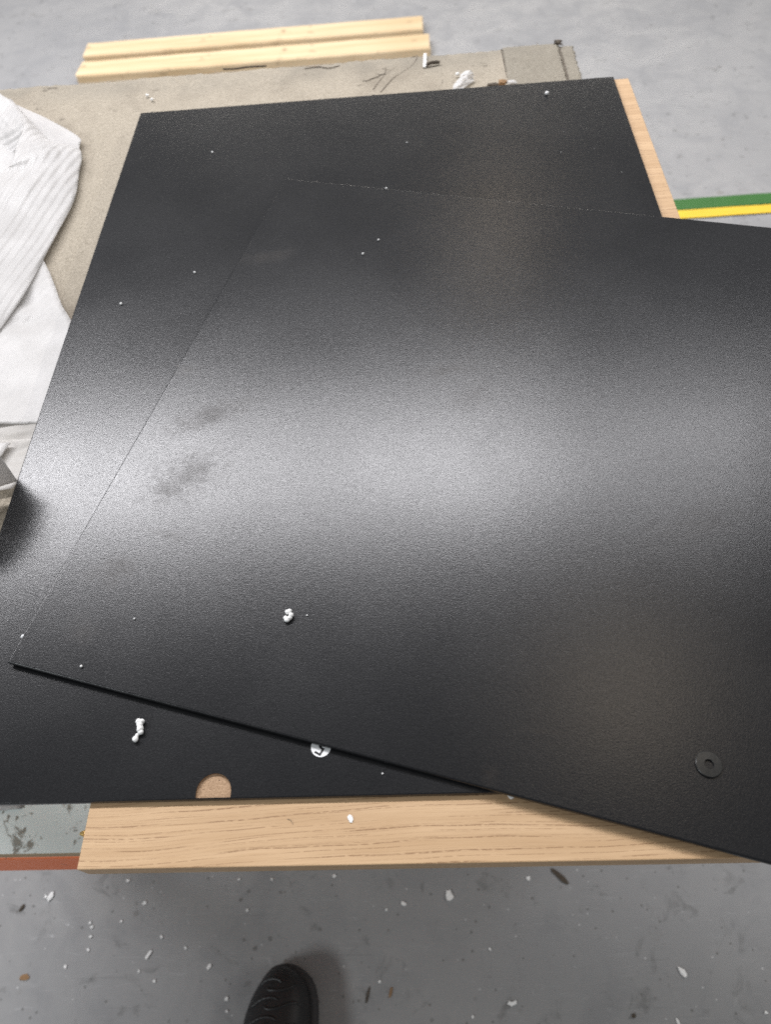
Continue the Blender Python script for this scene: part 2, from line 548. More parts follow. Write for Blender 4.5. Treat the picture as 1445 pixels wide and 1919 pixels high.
groove([(-0.0625, 1.0425), (-0.053, 1.0440), (-0.040, 1.0525), (-0.0319, 1.0570)], 0.0016, M_dark)
groove([(-0.058, 1.0405), (-0.047, 1.0480), (-0.036, 1.0500)], 0.0012)
groove([(-0.0479, 1.0179), (-0.0400, 1.0380), (-0.0300, 1.0570), (-0.005, 1.0850), (0.0102, 1.1016)], 0.0008)
groove([(-0.038, 1.0100), (-0.020, 1.0450), (0.004, 1.0720), (0.0135, 1.0960), (0.012, 1.103)], 0.0008)
groove([(-0.064, 1.0930), (-0.045, 1.0800), (-0.026, 1.0650)], 0.0010)
groove([(-0.028, 1.0900), (-0.030, 1.0700), (-0.034, 1.0560), (-0.050, 1.0600)], 0.0010, M_dark)
groove([(0.150, 1.0750), (0.170, 1.0650), (0.207, 1.0700)], 0.0009)
groove([(0.180, 1.1100), (0.182, 1.0700), (0.188, 1.0200)], 0.0008)
groove([(-0.262, 1.1070), (-0.245, 1.1060), (-0.225, 1.1090), (-0.20, 1.1060)], 0.0016, M_dark)
groove([(0.0436, 1.0194), (0.0500, 1.0390), (0.0642, 1.0445)], 0.0006)
groove([(0.080, 1.0430), (0.0930, 1.0360), (0.084, 1.0330)], 0.0006)
groove([(0.1300, 1.1000), (0.1302, 1.0600), (0.1298, 1.0200), (0.1304, 0.9800)], 0.0012, M_dark)
groove([(0.2078, 1.0990), (0.2082, 1.0500), (0.2076, 0.9900)], 0.0010)
groove([(0.1330, 1.0990), (0.1600, 1.1005), (0.2000, 1.0995)], 0.0010)
groove([(0.1480, 1.0500), (0.1560, 1.0580), (0.1520, 1.0660), (0.1620, 1.0700)], 0.0009)
groove([(-0.5700, 1.0880), (-0.5300, 1.0930), (-0.5000, 1.0900)], 0.0012)
groove([(-0.1450, 1.0900), (-0.1250, 1.0920), (-0.1100, 1.0860), (-0.0950, 1.0900)], 0.0014)
from_bm(carpet_bm(0.204, 0.210, 1.096, 1.105, 0.8335, 0.8365, 6, 8, 0.0016, 0.0016), "frayed_tuft", M_dark, bench)

# white shelf on orange beams, orange legs
o = from_bm(box_bm(BX0 + 0.01, 0.215, 0.1475, 1.09, 0.432, 0.450, 0.0008), "shelf_board", M_board, bench)
o["label"] = "chipboard shelf with bare front edge"
o2 = from_bm(box_bm(BX0 + 0.0105, 0.2145, 0.1482, 1.089, 0.4503, 0.4511), "shelf_top", M_shelf, bench)
o2["label"] = "dirty white laminate shelf surface with brown mould marks"
from_bm(box_bm(BX0 + 0.01, 0.215, 0.1460, 0.186, 0.345, 0.4315, 0.003, 2), "beam", M_orange, bench)
from_bm(box_bm(BX0 + 0.01, 0.215, 1.05, 1.09, 0.345, 0.4315, 0.003, 2), "beam", M_orange, bench)
from_bm(box_bm(BX0 + 0.02, 0.205, 0.26, 0.30, 0.735, 0.799, 0.003, 2), "beam", M_orange, bench)
from_bm(box_bm(BX0 + 0.02, 0.205, 1.05, 1.09, 0.735, 0.799, 0.003, 2), "beam", M_orange, bench)
for lx in (BX0 + 0.03, 0.150):
    for ly in (0.305, 1.000):
        from_bm(box_bm(lx, lx + 0.05, ly, ly + 0.05, 0.0, 0.799, 0.003, 2), "leg", M_orange, bench)

# ------------------------------------------------------------------ oak board
oak = from_bm(box_bm(-0.2258, 0.2731, 0.0715, 0.9589, 0.8330, 0.8511, 0.0007, 2), "oak_board", M_oak, base=(0.024, 0.52, 0.8330))
tag(oak, "light oak effect board lying under the two black panels", "board")


def lathe_x(profile, cx, cy, cz, sides=20):
    vs, fs = [], []
    for (dx, r) in profile:
        for kk in range(sides):
            a = 2 * math.pi * kk / sides
            vs.append((cx + dx, cy + r * math.cos(a), cz + r * math.sin(a)))
    for i in range(len(profile) - 1):
        for kk in range(sides):
            fs.append((i * sides + kk, i * sides + (kk + 1) % sides, (i + 1) * sides + (kk + 1) % sides, (i + 1) * sides + kk))
    fs.append(tuple(range(sides)))
    fs.append(tuple((len(profile) - 1) * sides + kk for kk in range(sides))[::-1])
    return vs, fs


vs, fs = lathe_x([(0.006, 0.0024), (-0.0006, 0.0024), (-0.0010, 0.0020), (-0.0030, 0.0019), (-0.0034, 0.0023), (-0.0062, 0.0011), (-0.0066, 0.0007)], -0.2258, 0.0940, 0.8425)
o = obj("brass_pin", vs, fs, M_brass, oak, smooth=False)
o["label"] = "small brass pin sticking out of the board's end"

# ------------------------------------------------------------------ black panels


def rect_outline(w, d, notches):
    """outline of a w x d rectangle from (0,0), counter-clockwise, with chipped notches (side, pos, width, depth)"""
    pts = []
    for side in range(4):
        L = w if side in (0, 2) else d
        def P(s, e):
            return ((s, e), (w - e, s), (w - s, d - e), (e, d - s))[side]
        pts.append(P(0, 0))
        for (sd, pos, wd, dp) in sorted(notches, key=lambda q: q[1]):
            if sd == side:
                for s, e in ((pos - wd / 2, 0), (pos - wd * 0.28, dp * 0.6), (pos - wd * 0.02, dp), (pos + wd * 0.22, dp * 0.75), (pos + wd / 2, 0)):
                    pts.append(P(s, e))
    return pts


def cut(o, cutter_bm):
    me = bpy.data.meshes.new("cutter")
    bmesh.ops.recalc_face_normals(cutter_bm, faces=cutter_bm.faces[:])
    cutter_bm.to_mesh(me); cutter_bm.free()
    c = bpy.data.objects.new("cutter", me)
    col.objects.link(c)
    md = o.modifiers.new("cut", 'BOOLEAN')
    md.operation = 'DIFFERENCE'; md.object = c; md.solver = 'EXACT'
    bpy.context.view_layer.update()
    dg = bpy.context.evaluated_depsgraph_get()
    new = bpy.data.meshes.new_from_object(o.evaluated_get(dg))
    o.modifiers.clear()
    o.data = new
    bpy.data.objects.remove(c)


LX0, LY0, LW, LD = -0.3462, 0.1103, 0.600, 0.8476
low_out = [(LX0 + x, LY0 + y) for x, y in rect_outline(LW, LD, [(2, LW - 0.0152, 0.006, 0.0012), (2, LW - 0.301, 0.004, 0.0011), (2, LW - 0.5796, 0.006, 0.0016)])]
low = from_bm(prism_bm(low_out, 0.8513, 0.8552, 0.0010), "black_panel", panel_material("black_textured_melamine", []), base=(LX0 + LW / 2, LY0 + LD / 2, 0.8513))
tag(low, "lower black textured panel with half-round cutout and round number sticker", "panel")


def half_round(xc, hw, yb, yc, n=28):
    return [(xc + hw, yb)] + [(xc + hw * math.cos(math.pi * i / n), yc + hw * math.sin(math.pi * i / n)) for i in range(n + 1)] + [(xc - hw, yb)]


RX, RH = -0.1444, 0.0114
hr = half_round(RX, RH, 0.1113, 0.1150)
bmc = prism_bm(hr, 0.8532, 0.8700)
cut(low, bmc)
# bare MDF liner of the recess: floor and thin wall
bm = bmesh.new()
inner = half_round(RX, RH - 0.00015, 0.11145, 0.1150)
fl = [bm.verts.new((x, y, 0.85332)) for x, y in inner]
tp = [bm.verts.new((x, y, 0.8550)) for x, y in inner]
bm.faces.new(fl)
for i in range(len(inner) - 1):
    bm.faces.new((fl[i], fl[i + 1], tp[i + 1], tp[i]))
o = from_bm(bm, "recess", M_mdf, low)
o["label"] = "half-round recess of bare brown fibreboard at the panel's edge"

# round sticker with the number 5
SX, SY = -0.0764, 0.1416
st = from_bm(prism_bm([(SX + 0.0066 * math.cos(2 * math.pi * i / 48), SY + 0.0066 * math.sin(2 * math.pi * i / 48)) for i in range(48)], 0.8552, 0.85532), "sticker", M_paper, low)
st["label"] = "round white sticker printed with a black 5"
cu = bpy.data.curves.new("digit", 'FONT')
cu.body = "5"; cu.size = 0.0155; cu.align_x = 'CENTER'; cu.align_y = 'CENTER'; cu.extrude = 0.00003; cu.offset = 0.0
to = bpy.data.objects.new("digit_source", cu)
col.objects.link(to)
bpy.context.view_layer.update()
me = bpy.data.meshes.new_from_object(to.evaluated_get(bpy.context.evaluated_depsgraph_get()))
bpy.data.objects.remove(to)
me.transform(Matrix.Translation((SX - WL[st].x + 0.0007, SY - WL[st].y + 0.0002, 0.85538 - WL[st].z)) @ Matrix.Rotation(math.radians(150), 4, 'Z'))
me.materials.clear(); me.materials.append(M_ink)
dg = bpy.data.objects.new("digit", me)
col.objects.link(dg); dg.parent = st

# upper panel, turned on the lower one
TH = -0.2749
e1, e2 = Vector((math.cos(TH), math.sin(TH), 0)), Vector((-math.sin(TH), math.cos(TH), 0))
UB = Vector((-0.3037, 0.2058, 0))
UZ0, UT = 0.8554, 0.0034
UW, UD = 0.846, 0.5916
SM = [(-0.1839, 0.4285, .030, .010, .35, .85), (-0.2072, 0.3529, .018, .010, .5, .8), (-0.1947, 0.3661, .026, .017, .7, .75), (-0.2389, 0.2798, .015, .009, .3, .9),
      (-0.2539, 0.2276, .012, .008, -.6, .55), (0.0309, 0.1198, .0045, .005, 0, .8), (-0.1526, 0.6387, .022, .007, .1, .6), (0.0210, 0.4670, .018, .006, .2, .6),
      (0.0398, 0.4341, .018, .010, .5, .45), (-0.2134, 0.4851, .010, .005, .3, .6), (-0.2070, 0.3080, .014, .003, -.3, .5), (0.20, 0.30, .03, .012, .3, .3),
      (0.07, 0.146, .014, .0012, -.15, .6)]
ub = UB + e1 * UW / 2 + e2 * UD / 2 + Vector((0, 0, UZ0))
up_out = []
for x, y in rect_outline(UW, UD, [(3, UD - 0.0210, 0.0060, 0.0026), (3, UD - 0.2970, 0.0040, 0.0014)]):
    p = UB + e1 * x + e2 * y
    up_out.append((p.x, p.y))


def tilt(x, y):
    """the panel lies a little askew: its near left corner and far edge ride up"""
    d = Vector((x, y, 0)) - UB
    return 0.002 * (1 - d.dot(e1) / 0.45) + 0.0025 * d.dot(e2) / 0.589


def up_z(x, y):
    return UZ0 + UT + tilt(x, y) + 0.0001


bmu = prism_bm(up_out, UZ0, UZ0 + UT, 0.0013, 5)
for v in bmu.verts: v.co.z += tilt(v.co.x, v.co.y)
upper = from_bm(bmu, "black_panel", panel_material("smudged_black_melamine", [(x - ub.x, y - ub.y, a, b, c, d) for x, y, a, b, c, d in SM]), base=ub)
tag(upper, "upper black textured panel turned askew, with finger smudges and a washer on it", "panel")


def shard(name, x, y, z, size, mat, parent=None, seed=0, flat=0.35, label=None, cat=None, group=None, stretch=1.0, ang=0.0, sub=1):
    """a small crumbled flake: an uneven lump resting on z"""
    rnd = random.Random(seed)
    bm = bmesh.new()
    bmesh.ops.create_icosphere(bm, subdivisions=sub, radius=1.0)
    ca, sa = math.cos(ang), math.sin(ang)
    for v in bm.verts:
        k = 1 + rnd.uniform(-0.25, 0.25)
        px, py, pz = v.co.x * size * k * stretch ** 0.5, v.co.y * size * k / stretch ** 0.5, v.co.z * size * flat * k
        v.co = Vector((x + px * ca - py * sa, y + px * sa + py * ca, z + size * flat * 0.85 + pz))
    o = from_bm(bm, name, mat, parent, None if parent else (x, y, z), smooth=False)
    if label: tag(o, label, cat, group)
    return o


shard("chip", *(UB + e2 * 0.0210)[:2], 0.8580, 0.0020, M_paper, upper, 3, 0.8)
shard("chip", *(UB + e2 * 0.2972)[:2], 0.8595, 0.0010, M_board, upper, 4, 0.8)

# ------------------------------------------------------------------ washer
bm = bmesh.new()
prof = [(0.00275, 0.0), (0.00275, 0.0012), (0.0030, 0.0015), (0.0076, 0.0014), (0.0080, 0.0011), (0.0080, 0.0)]
S = 56
rings = [[bm.verts.new((0.1655 + r * math.cos(2 * math.pi * k / S), 0.1233 + r * math.sin(2 * math.pi * k / S), up_z(0.1655, 0.1233) + z)) for k in range(S)] for r, z in prof]
for i in range(len(prof)):
    a, b = rings[i], rings[(i + 1) % len(prof)]
    for k in range(S):
        bm.faces.new((a[k], a[(k + 1) % S], b[(k + 1) % S], b[k]))
w = from_bm(bm, "washer", M_rubber, base=(0.1655, 0.1233, up_z(0.1655, 0.1233)), smooth=False)
tag(w, "black rubber washer lying near the right end of the upper panel", "washer")

# ------------------------------------------------------------------ polystyrene crumbs


def lumps(name, balls, mat, label, cat, group=None, seed=1):
    rnd = random.Random(seed)
    bm = bmesh.new()
    for (x, y, z, rx, ry, rz) in balls:
        d = bmesh.ops.create_icosphere(bm, subdivisions=2, radius=1.0)
        for v in d["verts"]:
            k = 1 + rnd.uniform(-0.13, 0.13)
            v.co = Vector((x + v.co.x * rx * k, y + v.co.y * ry * k, z + v.co.z * rz * k))
    o = from_bm(bm, name, mat, base=(balls[0][0], balls[0][1], min(b[2] - b[5] for b in balls)), smooth=True)
    return tag(o, label, cat, group)


Z = up_z(-0.102, 0.233) - 0.0001
lumps("foam_crumb", [(-0.1038, 0.2362, Z + .0019, .0019, .0017, .0018), (-0.1022, 0.2367, Z + .0022, .0017, .0017, .0017), (-0.1010, 0.2335, Z + .0024, .0019, .0019, .0021),
                     (-0.1020, 0.2314, Z + .0021, .0019, .0017, .0020), (-0.1037, 0.2301, Z + .0019, .0021, .0016, .0018), (-0.1050, 0.2317, Z + .0019, .0015, .0017, .0018)],
      M_white, "cluster of white polystyrene beads in a curl on the upper panel", "foam crumb", seed=5)
Z = 0.8553
lumps("foam_crumb", [(-0.2010, 0.1612, Z + .0022, .0020, .0019, .0021), (-0.1985, 0.1612, Z + .0022, .0017, .0017, .0020), (-0.1997, 0.1590, Z + .0023, .0023, .0024, .0022),
                     (-0.1990, 0.1562, Z + .0022, .0023, .0024, .0021), (-0.1983, 0.1540, Z + .0019, .0019, .0018, .0018), (-0.2006, 0.1520, Z + .0014, .0013, .0014, .0014),
                     (-0.2011, 0.1494, Z + .0019, .0020, .0020, .0019)],
      M_white, "elongated white polystyrene crumb on the lower panel left of the cutout", "foam crumb", seed=6)


def bead(x, y, z, r, label, group=None, mat=M_white):
    return lumps("foam_bead", [(x, y, z + r * 0.92, r, r * 0.95, r * 0.92)], mat, label, "foam bead", group, seed=int(abs(x * 9999)))


bead(-0.2982, 0.5882, 0.8553, 0.0013, "white bead on the lower panel near its left edge")
bead(-0.2288, 0.6301, 0.8553, 0.0011, "white bead on the lower panel left of the upper panel's edge")
bead(-0.2384, 0.8517, 0.8553, 0.0012, "white bead on the lower panel towards its far left corner")
bead(-0.0051, 0.8428, 0.8553, 0.0008, "tiny white bead in the middle of the lower panel's far part")
bead(0.1677, 0.9260, 0.8553, 0.0024, "largest white bead near the lower panel's far right corner")
bead(-0.0362, 0.1235, 0.8553, 0.0006, "speck on the lower panel just right of the round sticker")
bead(-0.0540, 0.6330, up_z(-0.0540, 0.6330), 0.0012, "oval white bead on the far part of the upper panel", None)
bead(-0.0383, 0.6538, up_z(-0.0383, 0.6538), 0.0010, "white bead beside the oval one on the upper panel")
bead(-0.0296, 0.7420, up_z(-0.0296, 0.7420), 0.0011, "white bead at the far edge of the upper panel")
bead(-0.2480, 0.2005, up_z(-0.2480, 0.2005), 0.0009, "white bead near the upper panel's nearest left corner")
bead(-0.2165, 0.2358, up_z(-0.2165, 0.2358), 0.0007, "tiny white speck on the upper panel left of the bead cluster")
bead(-0.0897, 0.2337, up_z(-0.0897, 0.2337), 0.0006, "tiny white speck just right of the bead cluster")
bead(-0.3512, 1.0326, 0.8320, 0.0022, "white bead on the carpet, nearer of two by the panel corner")
bead(-0.3601, 1.0452, 0.8320, 0.0022, "white bead on the carpet, farther of two by the panel corner")
bead(-0.4655, 0.8049, 0.8480, 0.0022, "white bead lying on the ribbed foam sheet")
for i, (x, y) in enumerate([(0.176, 0.842), (0.168, 0.80), (0.205, 0.803), (0.227, 0.755)]):
    bead(x, y, 0.8553, 0.00035, "barely visible pale speck on the far part of the lower panel", "specks on the far part of the lower panel")

shard("paint_chip", 0.0440, 0.1092, 0.8512, 0.0021, M_white, seed=11, flat=0.22, sub=2, label="white chip on the oak board where the two panels cross", cat="chip", stretch=1.15, ang=0.2)
shard("paint_chip", -0.0566, 0.0978, 0.8512, 0.0019, M_white, seed=12, flat=0.22, sub=2, label="white chip in the middle of the oak board's bare front", cat="chip", stretch=1.3, ang=-0.9)
o = cord("hair", [(-0.0965, 0.0985, 0.8514), (-0.0940, 0.0975, 0.8516), (-0.0925, 0.0950, 0.8514)], 0.00012, M_thread, base=(-0.0955, 0.0977, 0.8504))
tag(o, "short dark hair lying on the oak board's bare front", "hair")

# ------------------------------------------------------------------ debris on the carpet
hook = cord("dark_clip", [(0.0250, 1.0660, 0.8345), (0.0300, 1.0690, 0.8355), (0.0370, 1.0705, 0.8355), (0.0430, 1.0715, 0.8345)], 0.0022, M_dark, base=(0.034, 1.069, 0.832))
tag(hook, "short dark brown sliver on the carpet beside a white strip", "debris")
o = from_bm(prism_bm([(0.0205, 1.0640), (0.0245, 1.0650), (0.0262, 1.1010), (0.0225, 1.1010)], 0.8322, 0.8338), "white_strip", M_white, base=(0.0235, 1.08, 0.8322))
tag(o, "narrow white strip of plastic on the carpet near the plank ends", "plastic strip")
vs, fs = [], []
rr = random.Random(3)
for j in range(9):
    for i in range(9):
        u, v = i / 8, j / 8
        x = 0.0560 + 0.010 * v + (0.010 + 0.014 * v) * u
        y = 0.996 + 0.030 * v - 0.006 * u
        z = 0.8335 + 0.010 * v * math.sin(math.pi * u) + rr.uniform(0, 0.0028)
        vs.append((x + rr.uniform(-.0012, .0012), y + rr.uniform(-.0012, .0012), z))
for j in range(8):
    for i in range(8):
        k = j * 9 + i
        if (i, j) in ((0, 7), (7, 7), (0, 6)): continue
        fs.append((k, k + 1, k + 10, k + 9))
o = obj("plastic_scrap", vs, fs, M_film, base=(0.068, 1.018, 0.832))
md = o.modifiers.new("thick", 'SOLIDIFY'); md.thickness = 0.0006
tag(o, "crumpled clear plastic scrap on the carpet behind the black panels", "plastic scrap")
bead(0.0653, 1.0330, 0.8335, 0.0026, "white bead just behind the crumpled clear plastic scrap")
shard("debris_lump", 0.1110, 1.0030, 0.8320, 0.0065, M_dark, seed=21, flat=0.35, stretch=2.6, label="dark brown lump of dirt against the panel's far edge", cat="debris")
shard("debris_lump", 0.1225, 1.0010, 0.8320, 0.0055, M_brown, seed=22, flat=0.9, label="brown lump of dirt beside a pale plastic scrap", cat="debris")
shard("plastic_scrap", 0.1325, 1.0020, 0.8340, 0.0060, M_film, seed=23, flat=0.4, stretch=2.4, label="small pale plastic scrap on the greyer carpet patch's corner", cat="plastic scrap")

# ------------------------------------------------------------------ pine planks on the floor behind the bench


def plank(x0, x1, y0, y1, z0, z1, label, seed):
    rnd = random.Random(seed)
    bm = bmesh.new()
    nx = 24
    sec = [(0, 0), (1, 0), (1, .82), (.97, 1), (.03, 1), (0, .82)]
    rows = []
    for i in range(nx + 1):
        t = i / nx
        dy, dz = rnd.gauss(0, 0.0012), 0.0
        rows.append([bm.verts.new((x0 + (x1 - x0) * t + (rnd.gauss(0, .002) if i in (0, nx) else 0), y0 + (y1 - y0) * a + dy, z0 + (z1 - z0) * b + dz)) for a, b in sec])
    for i in range(nx):
        for k in range(6):
            bm.faces.new((rows[i][k], rows[i][(k + 1) % 6], rows[i + 1][(k + 1) % 6], rows[i + 1][k]))
    bm.faces.new(rows[0]); bm.faces.new(rows[-1][::-1])
    o = from_bm(bm, "pine_plank", M_pine, base=((x0 + x1) / 2, (y0 + y1) / 2, z0))
    return tag(o, label, "plank", "pine planks on the floor behind the bench")


plank(-1.250, 0.062, 3.052, 3.157, 0.0, 0.030, "pale pine plank on the floor, farther of the two behind the bench", 1)
plank(-1.242, 0.083, 2.900, 3.008, 0.0, 0.030, "pale pine plank on the floor, nearer of the two behind the bench", 2)

# ------------------------------------------------------------------ foam packing sheet
FB = Vector((-0.47, 0.70, 0.8320))
foam = empty("foam_sheet", FB)
tag(foam, "crumpled white ribbed packing foam sheet on the carpet left of the panels", "foam sheet")
MF1 = foam_material("ribbed_foam", 0.163, 0.0092, 0.13, rib=1.0)
MF2 = foam_material("smooth_foam", 0.45, 0.010, 0.10, rib=0.35)
MF3 = foam_material("thin_grey_foam", 1.1, 0.016, 0.42, (0.70, 0.68, 0.65), rib=0.5)


def patch(name, left, right, mat, bulge, nu=44, nv=90, seed=0, wr=0.0012, label=None, thick=0.0012):
    """a sheet stretched between two rails of (x,y,z); bulge(u,v) lifts it"""
    rnd = random.Random(seed)
    L, Rr = spline(left, nv + 1), spline(right, nv + 1)
    ph = [rnd.uniform(0, 6.28) for _ in range(6)]
    vs, fs = [], []
    for j in range(nv + 1):
        v = j / nv
        for i in range(nu + 1):
            u = i / nu
            a, b = Vector(L[j]), Vector(Rr[j])
            p = a.lerp(b, u)
            p.z += bulge(u, v)
            q = min(1.0, (b - a).length / 0.10) ** 2
            p.z += q * wr * math.sin(u * 9 + v * 13 + ph[0]) * math.sin(v * 17 - u * 5 + ph[1]) * (0.3 + u * (1 - u) * 3)
            p.z += q * wr * 0.6 * math.sin(u * 23 - v * 31 + ph[2]) * math.sin(v * 9 + u * 19 + ph[3]) * 4 * u * (1 - u)
            p.z = max(p.z, 0.8332)
            vs.append(p)
    for j in range(nv):
        for i in range(nu):
            k = j * (nu + 1) + i
            fs.append((k, k + 1, k + nu + 2, k + nu + 1))
    o = obj(name, vs, fs, mat, foam, smooth=True)
    md = o.modifiers.new("thickness", 'SOLIDIFY')
    md.thickness = thick
    if label: o["label"] = label
    return o


# lowest layer showing as a triangle at the far side
patch("under_layer", [(-.62, 1.05, .836), (-.62, 1.0, .836), (-.60, .93, .836), (-.58, .90, .836), (-.56, .85, .836), (-.55, .80, .836)],
      [(-0.5650, 1.0550, 0.838), (-0.489, 0.9954, 0.838), (-0.4325, 0.9430, 0.838), (-0.4248, 0.9190, 0.838), (-0.4130, 0.8526, 0.838), (-0.4079, 0.8079, 0.838)],
      MF2, lambda u, v: 0.0, seed=1, wr=0.0006)
# main ribbed fold
patch("ribbed_fold", [(-0.536, 1.0136, 0.858), (-0.495, 0.942, 0.860), (-0.492, 0.8955, 0.857), (-0.4908, 0.8593, 0.854), (-0.5063, 0.849, 0.851), (-0.5347, 0.812, 0.852), (-0.5688, 0.7692, 0.848), (-0.60, 0.7257, 0.845), (-0.62, 0.6598, 0.845), (-0.62, 0.5989, 0.845), (-0.62, 0.5349, 0.845)],
      [(-0.5304, 1.0108, 0.856), (-0.4969, 0.9669, 0.852), (-0.4607, 0.9249, 0.846), (-0.4219, 0.9083, 0.843), (-0.4125, 0.8591, 0.8405), (-0.406, 0.8053, 0.8405), (-0.4101, 0.742, 0.841), (-0.414, 0.6874, 0.843), (-0.4181, 0.628, 0.845), (-0.4292, 0.5761, 0.845), (-0.4391, 0.535, 0.845)],
      MF1, lambda u, v: 0.006 * math.sin(math.pi * u) * min(1, v * 4) - 0.004 * u ** 8, seed=2, wr=0.0018)
# rolled-over far corner
patch("rolled_corner", [(-0.6771, 1.0966, 0.845), (-0.6107, 0.9996, 0.850), (-0.5745, 0.9525, 0.846), (-0.5541, 0.9226, 0.842), (-0.5301, 0.8868, 0.840)],
      [(-0.5607, 1.0411, 0.855), (-0.5254, 0.998, 0.859), (-0.495, 0.942, 0.8598), (-0.4997, 0.9206, 0.850), (-0.5060, 0.9040, 0.842)],
      MF2, lambda u, v: -0.006 * math.sin(math.pi * u) * math.sin(math.pi * v) + 0.0008 * math.sin(u * 6 + v * 44), seed=3, wr=0.0012)
patch("inner_layer", [(-0.66, 0.98, .839), (-0.66, 0.90, .838), (-0.66, 0.82, .839)], [(-0.5132, 0.9350, 0.842), (-0.4870, 0.8800, 0.842), (-0.4930, 0.8300, 0.842)],
      MF2, lambda u, v: 0.003 * math.sin(math.pi * u), seed=4, wr=0.0015)
# lower smooth layer running under the panel
patch("smooth_layer", [(-0.62, 0.74, .841), (-0.62, 0.66, .840), (-0.62, 0.58, .839), (-0.62, 0.52, .838), (-0.62, 0.4520, .838)],
      [(-0.4396, 0.7317, 0.8395), (-0.4050, 0.6765, 0.8370), (-0.3770, 0.6200, 0.8360), (-0.3520, 0.5700, 0.8355), (-0.3400, 0.4530, 0.8355)],
      MF2, lambda u, v: 0.007 * math.sin(math.pi * min(1, u * 1.15)) * (1 - v * 0.5) - 0.0005, seed=5, wr=0.0022)
# thin translucent layers further down
patch("thin_layer", [(-0.60, 0.47, .8345), (-0.60, 0.44, .8345), (-0.60, 0.42, .8345), (-0.60, 0.395, .8345)],
      [(-0.3380, 0.470, .8340), (-0.3380, 0.440, .8340), (-0.3380, 0.415, .8340), (-0.3440, 0.3870, .8340)],
      MF3, lambda u, v: 0.0015 * math.sin(7 * v), seed=6, wr=0.0008, label="thin grey see-through foam layer", thick=0.0005)
patch("thin_layer", [(-0.55, 0.432, .8362), (-0.55, 0.40, .8362), (-0.55, 0.37, .8362), (-0.55, 0.345, .8362)],
      [(-0.3400, 0.4350, .8362), (-0.3500, 0.4150, .8362), (-0.3520, 0.3950, .8362), (-0.3600, 0.3780, .8362)],
      MF3, lambda u, v: 0.002 * math.sin(5 * v + 4 * u), seed=7, wr=0.0008, thick=0.0005)
patch("loose_strip", [(-0.50, 0.432, .839), (-0.50, 0.415, .839), (-0.50, 0.40, .839)],
      [(-0.3760, 0.4280, .8385), (-0.3800, 0.4120, .8385), (-0.3860, 0.4000, .8385)],
      MF2, lambda u, v: 0.001 * math.sin(5 * v), nu=20, nv=16, seed=8, wr=0.0004)
# edge of the sheet standing up against the panel's left edge
patch("raised_edge", [(-0.3500, 0.3760, 0.8490), (-0.3740, 0.3700, 0.8440), (-0.3900, 0.3450, 0.8380), (-0.4100, 0.3200, 0.8360), (-0.44, 0.300, 0.8350), (-0.50, 0.285, 0.8350)],
      [(-0.3540, 0.3890, 0.9150), (-0.3620, 0.3640, 0.9230), (-0.3800, 0.3400, 0.9230), (-0.4050, 0.3200, 0.912), (-0.45, 0.300, 0.890), (-0.51, 0.285, 0.850)],
      MF2, lambda u, v: 0.0, nu=30, nv=60, seed=9, wr=0.0004)

# sheet end that has slipped down onto the shelf
vs, fs = [], []
for j in range(13):
    for i in range(17):
        u, v = i / 16, j / 12
        vs.append((-0.62 + 0.128 * u - 0.02 * v, 0.1850 + 0.11 * v + 0.012 * u, 0.4530 + 0.004 * math.sin(3 * u + 7 * v) * math.sin(5 * u) ** 2 + 0.002 * v))
for j in range(12):
    for i in range(16):
        k = j * 17 + i
        fs.append((k, k + 1, k + 18, k + 17))
o = obj("foam_offcut", vs, fs, MF2, base=(-0.55, 0.22, 0.4515), smooth=True)
md = o.modifiers.new("thickness", 'SOLIDIFY'); md.thickness = 0.001
tag(o, "white foam offcut on the dirty white shelf below the panels", "foam offcut")

# ------------------------------------------------------------------ scraps on the floor
FG = "tiny white flakes on the floor in front of the bench"
FL = "tiny white flake on the grey floor in front of the bench"
special = {
    0: (0.0085, 1.5, 1.2, "white foam flake on the floor left of the oak board, below the orange beam"),
    2: (0.0075, 2.2, 1.0, "long narrow white sliver on the floor left of the shoe"),
    10: (0.0055, 1.5, 1.1, "oval white flake on the floor left of the shoe's toe"),
    21: (0.0115, 1.35, -1.2, "largest white flake on the floor below the middle of the oak board"),
    23: (0.0085, 1.4, 0.1, "notched white flake on the floor right of the shoe"),
    24: (0.0085, 1.7, -1.0, "long white flake on the bright floor at right"),
    27: (0.0055, 1.9, -1.3, "white sliver at the nearest edge of the bright floor at right"),
}


def flake(x, y, size, stretch, ang, seed, label, group=None, notch=False):
    """a thin torn piece of foam with a ragged outline"""
    rnd = random.Random(seed)
    n = rnd.randint(8, 12)
    ca, sa = math.cos(ang), math.sin(ang)
    pts = []
    for i in range(n):
        a = 2 * math.pi * i / n
        r = size * rnd.uniform(0.62, 1.12)
        if notch and abs(a - math.pi / 2) < 0.5: r *= 0.25
        px, py = r * math.cos(a) * stretch ** 0.5, r * math.sin(a) / stretch ** 0.5
        pts.append((x + px * ca - py * sa, y + px * sa + py * ca))
    bm = prism_bm(pts, 0.0006, 0.0006 + max(0.0012, size * 0.3))
    top = max(v.co.z for v in bm.verts)
    for v in bm.verts:
        if v.co.z > top - 1e-6: v.co.z += rnd.uniform(-0.3, 0.5) * size * 0.25
    o = from_bm(bm, "foam_flake", M_white, base=(x, y, 0.0006))
    return tag(o, label, "flake", group)


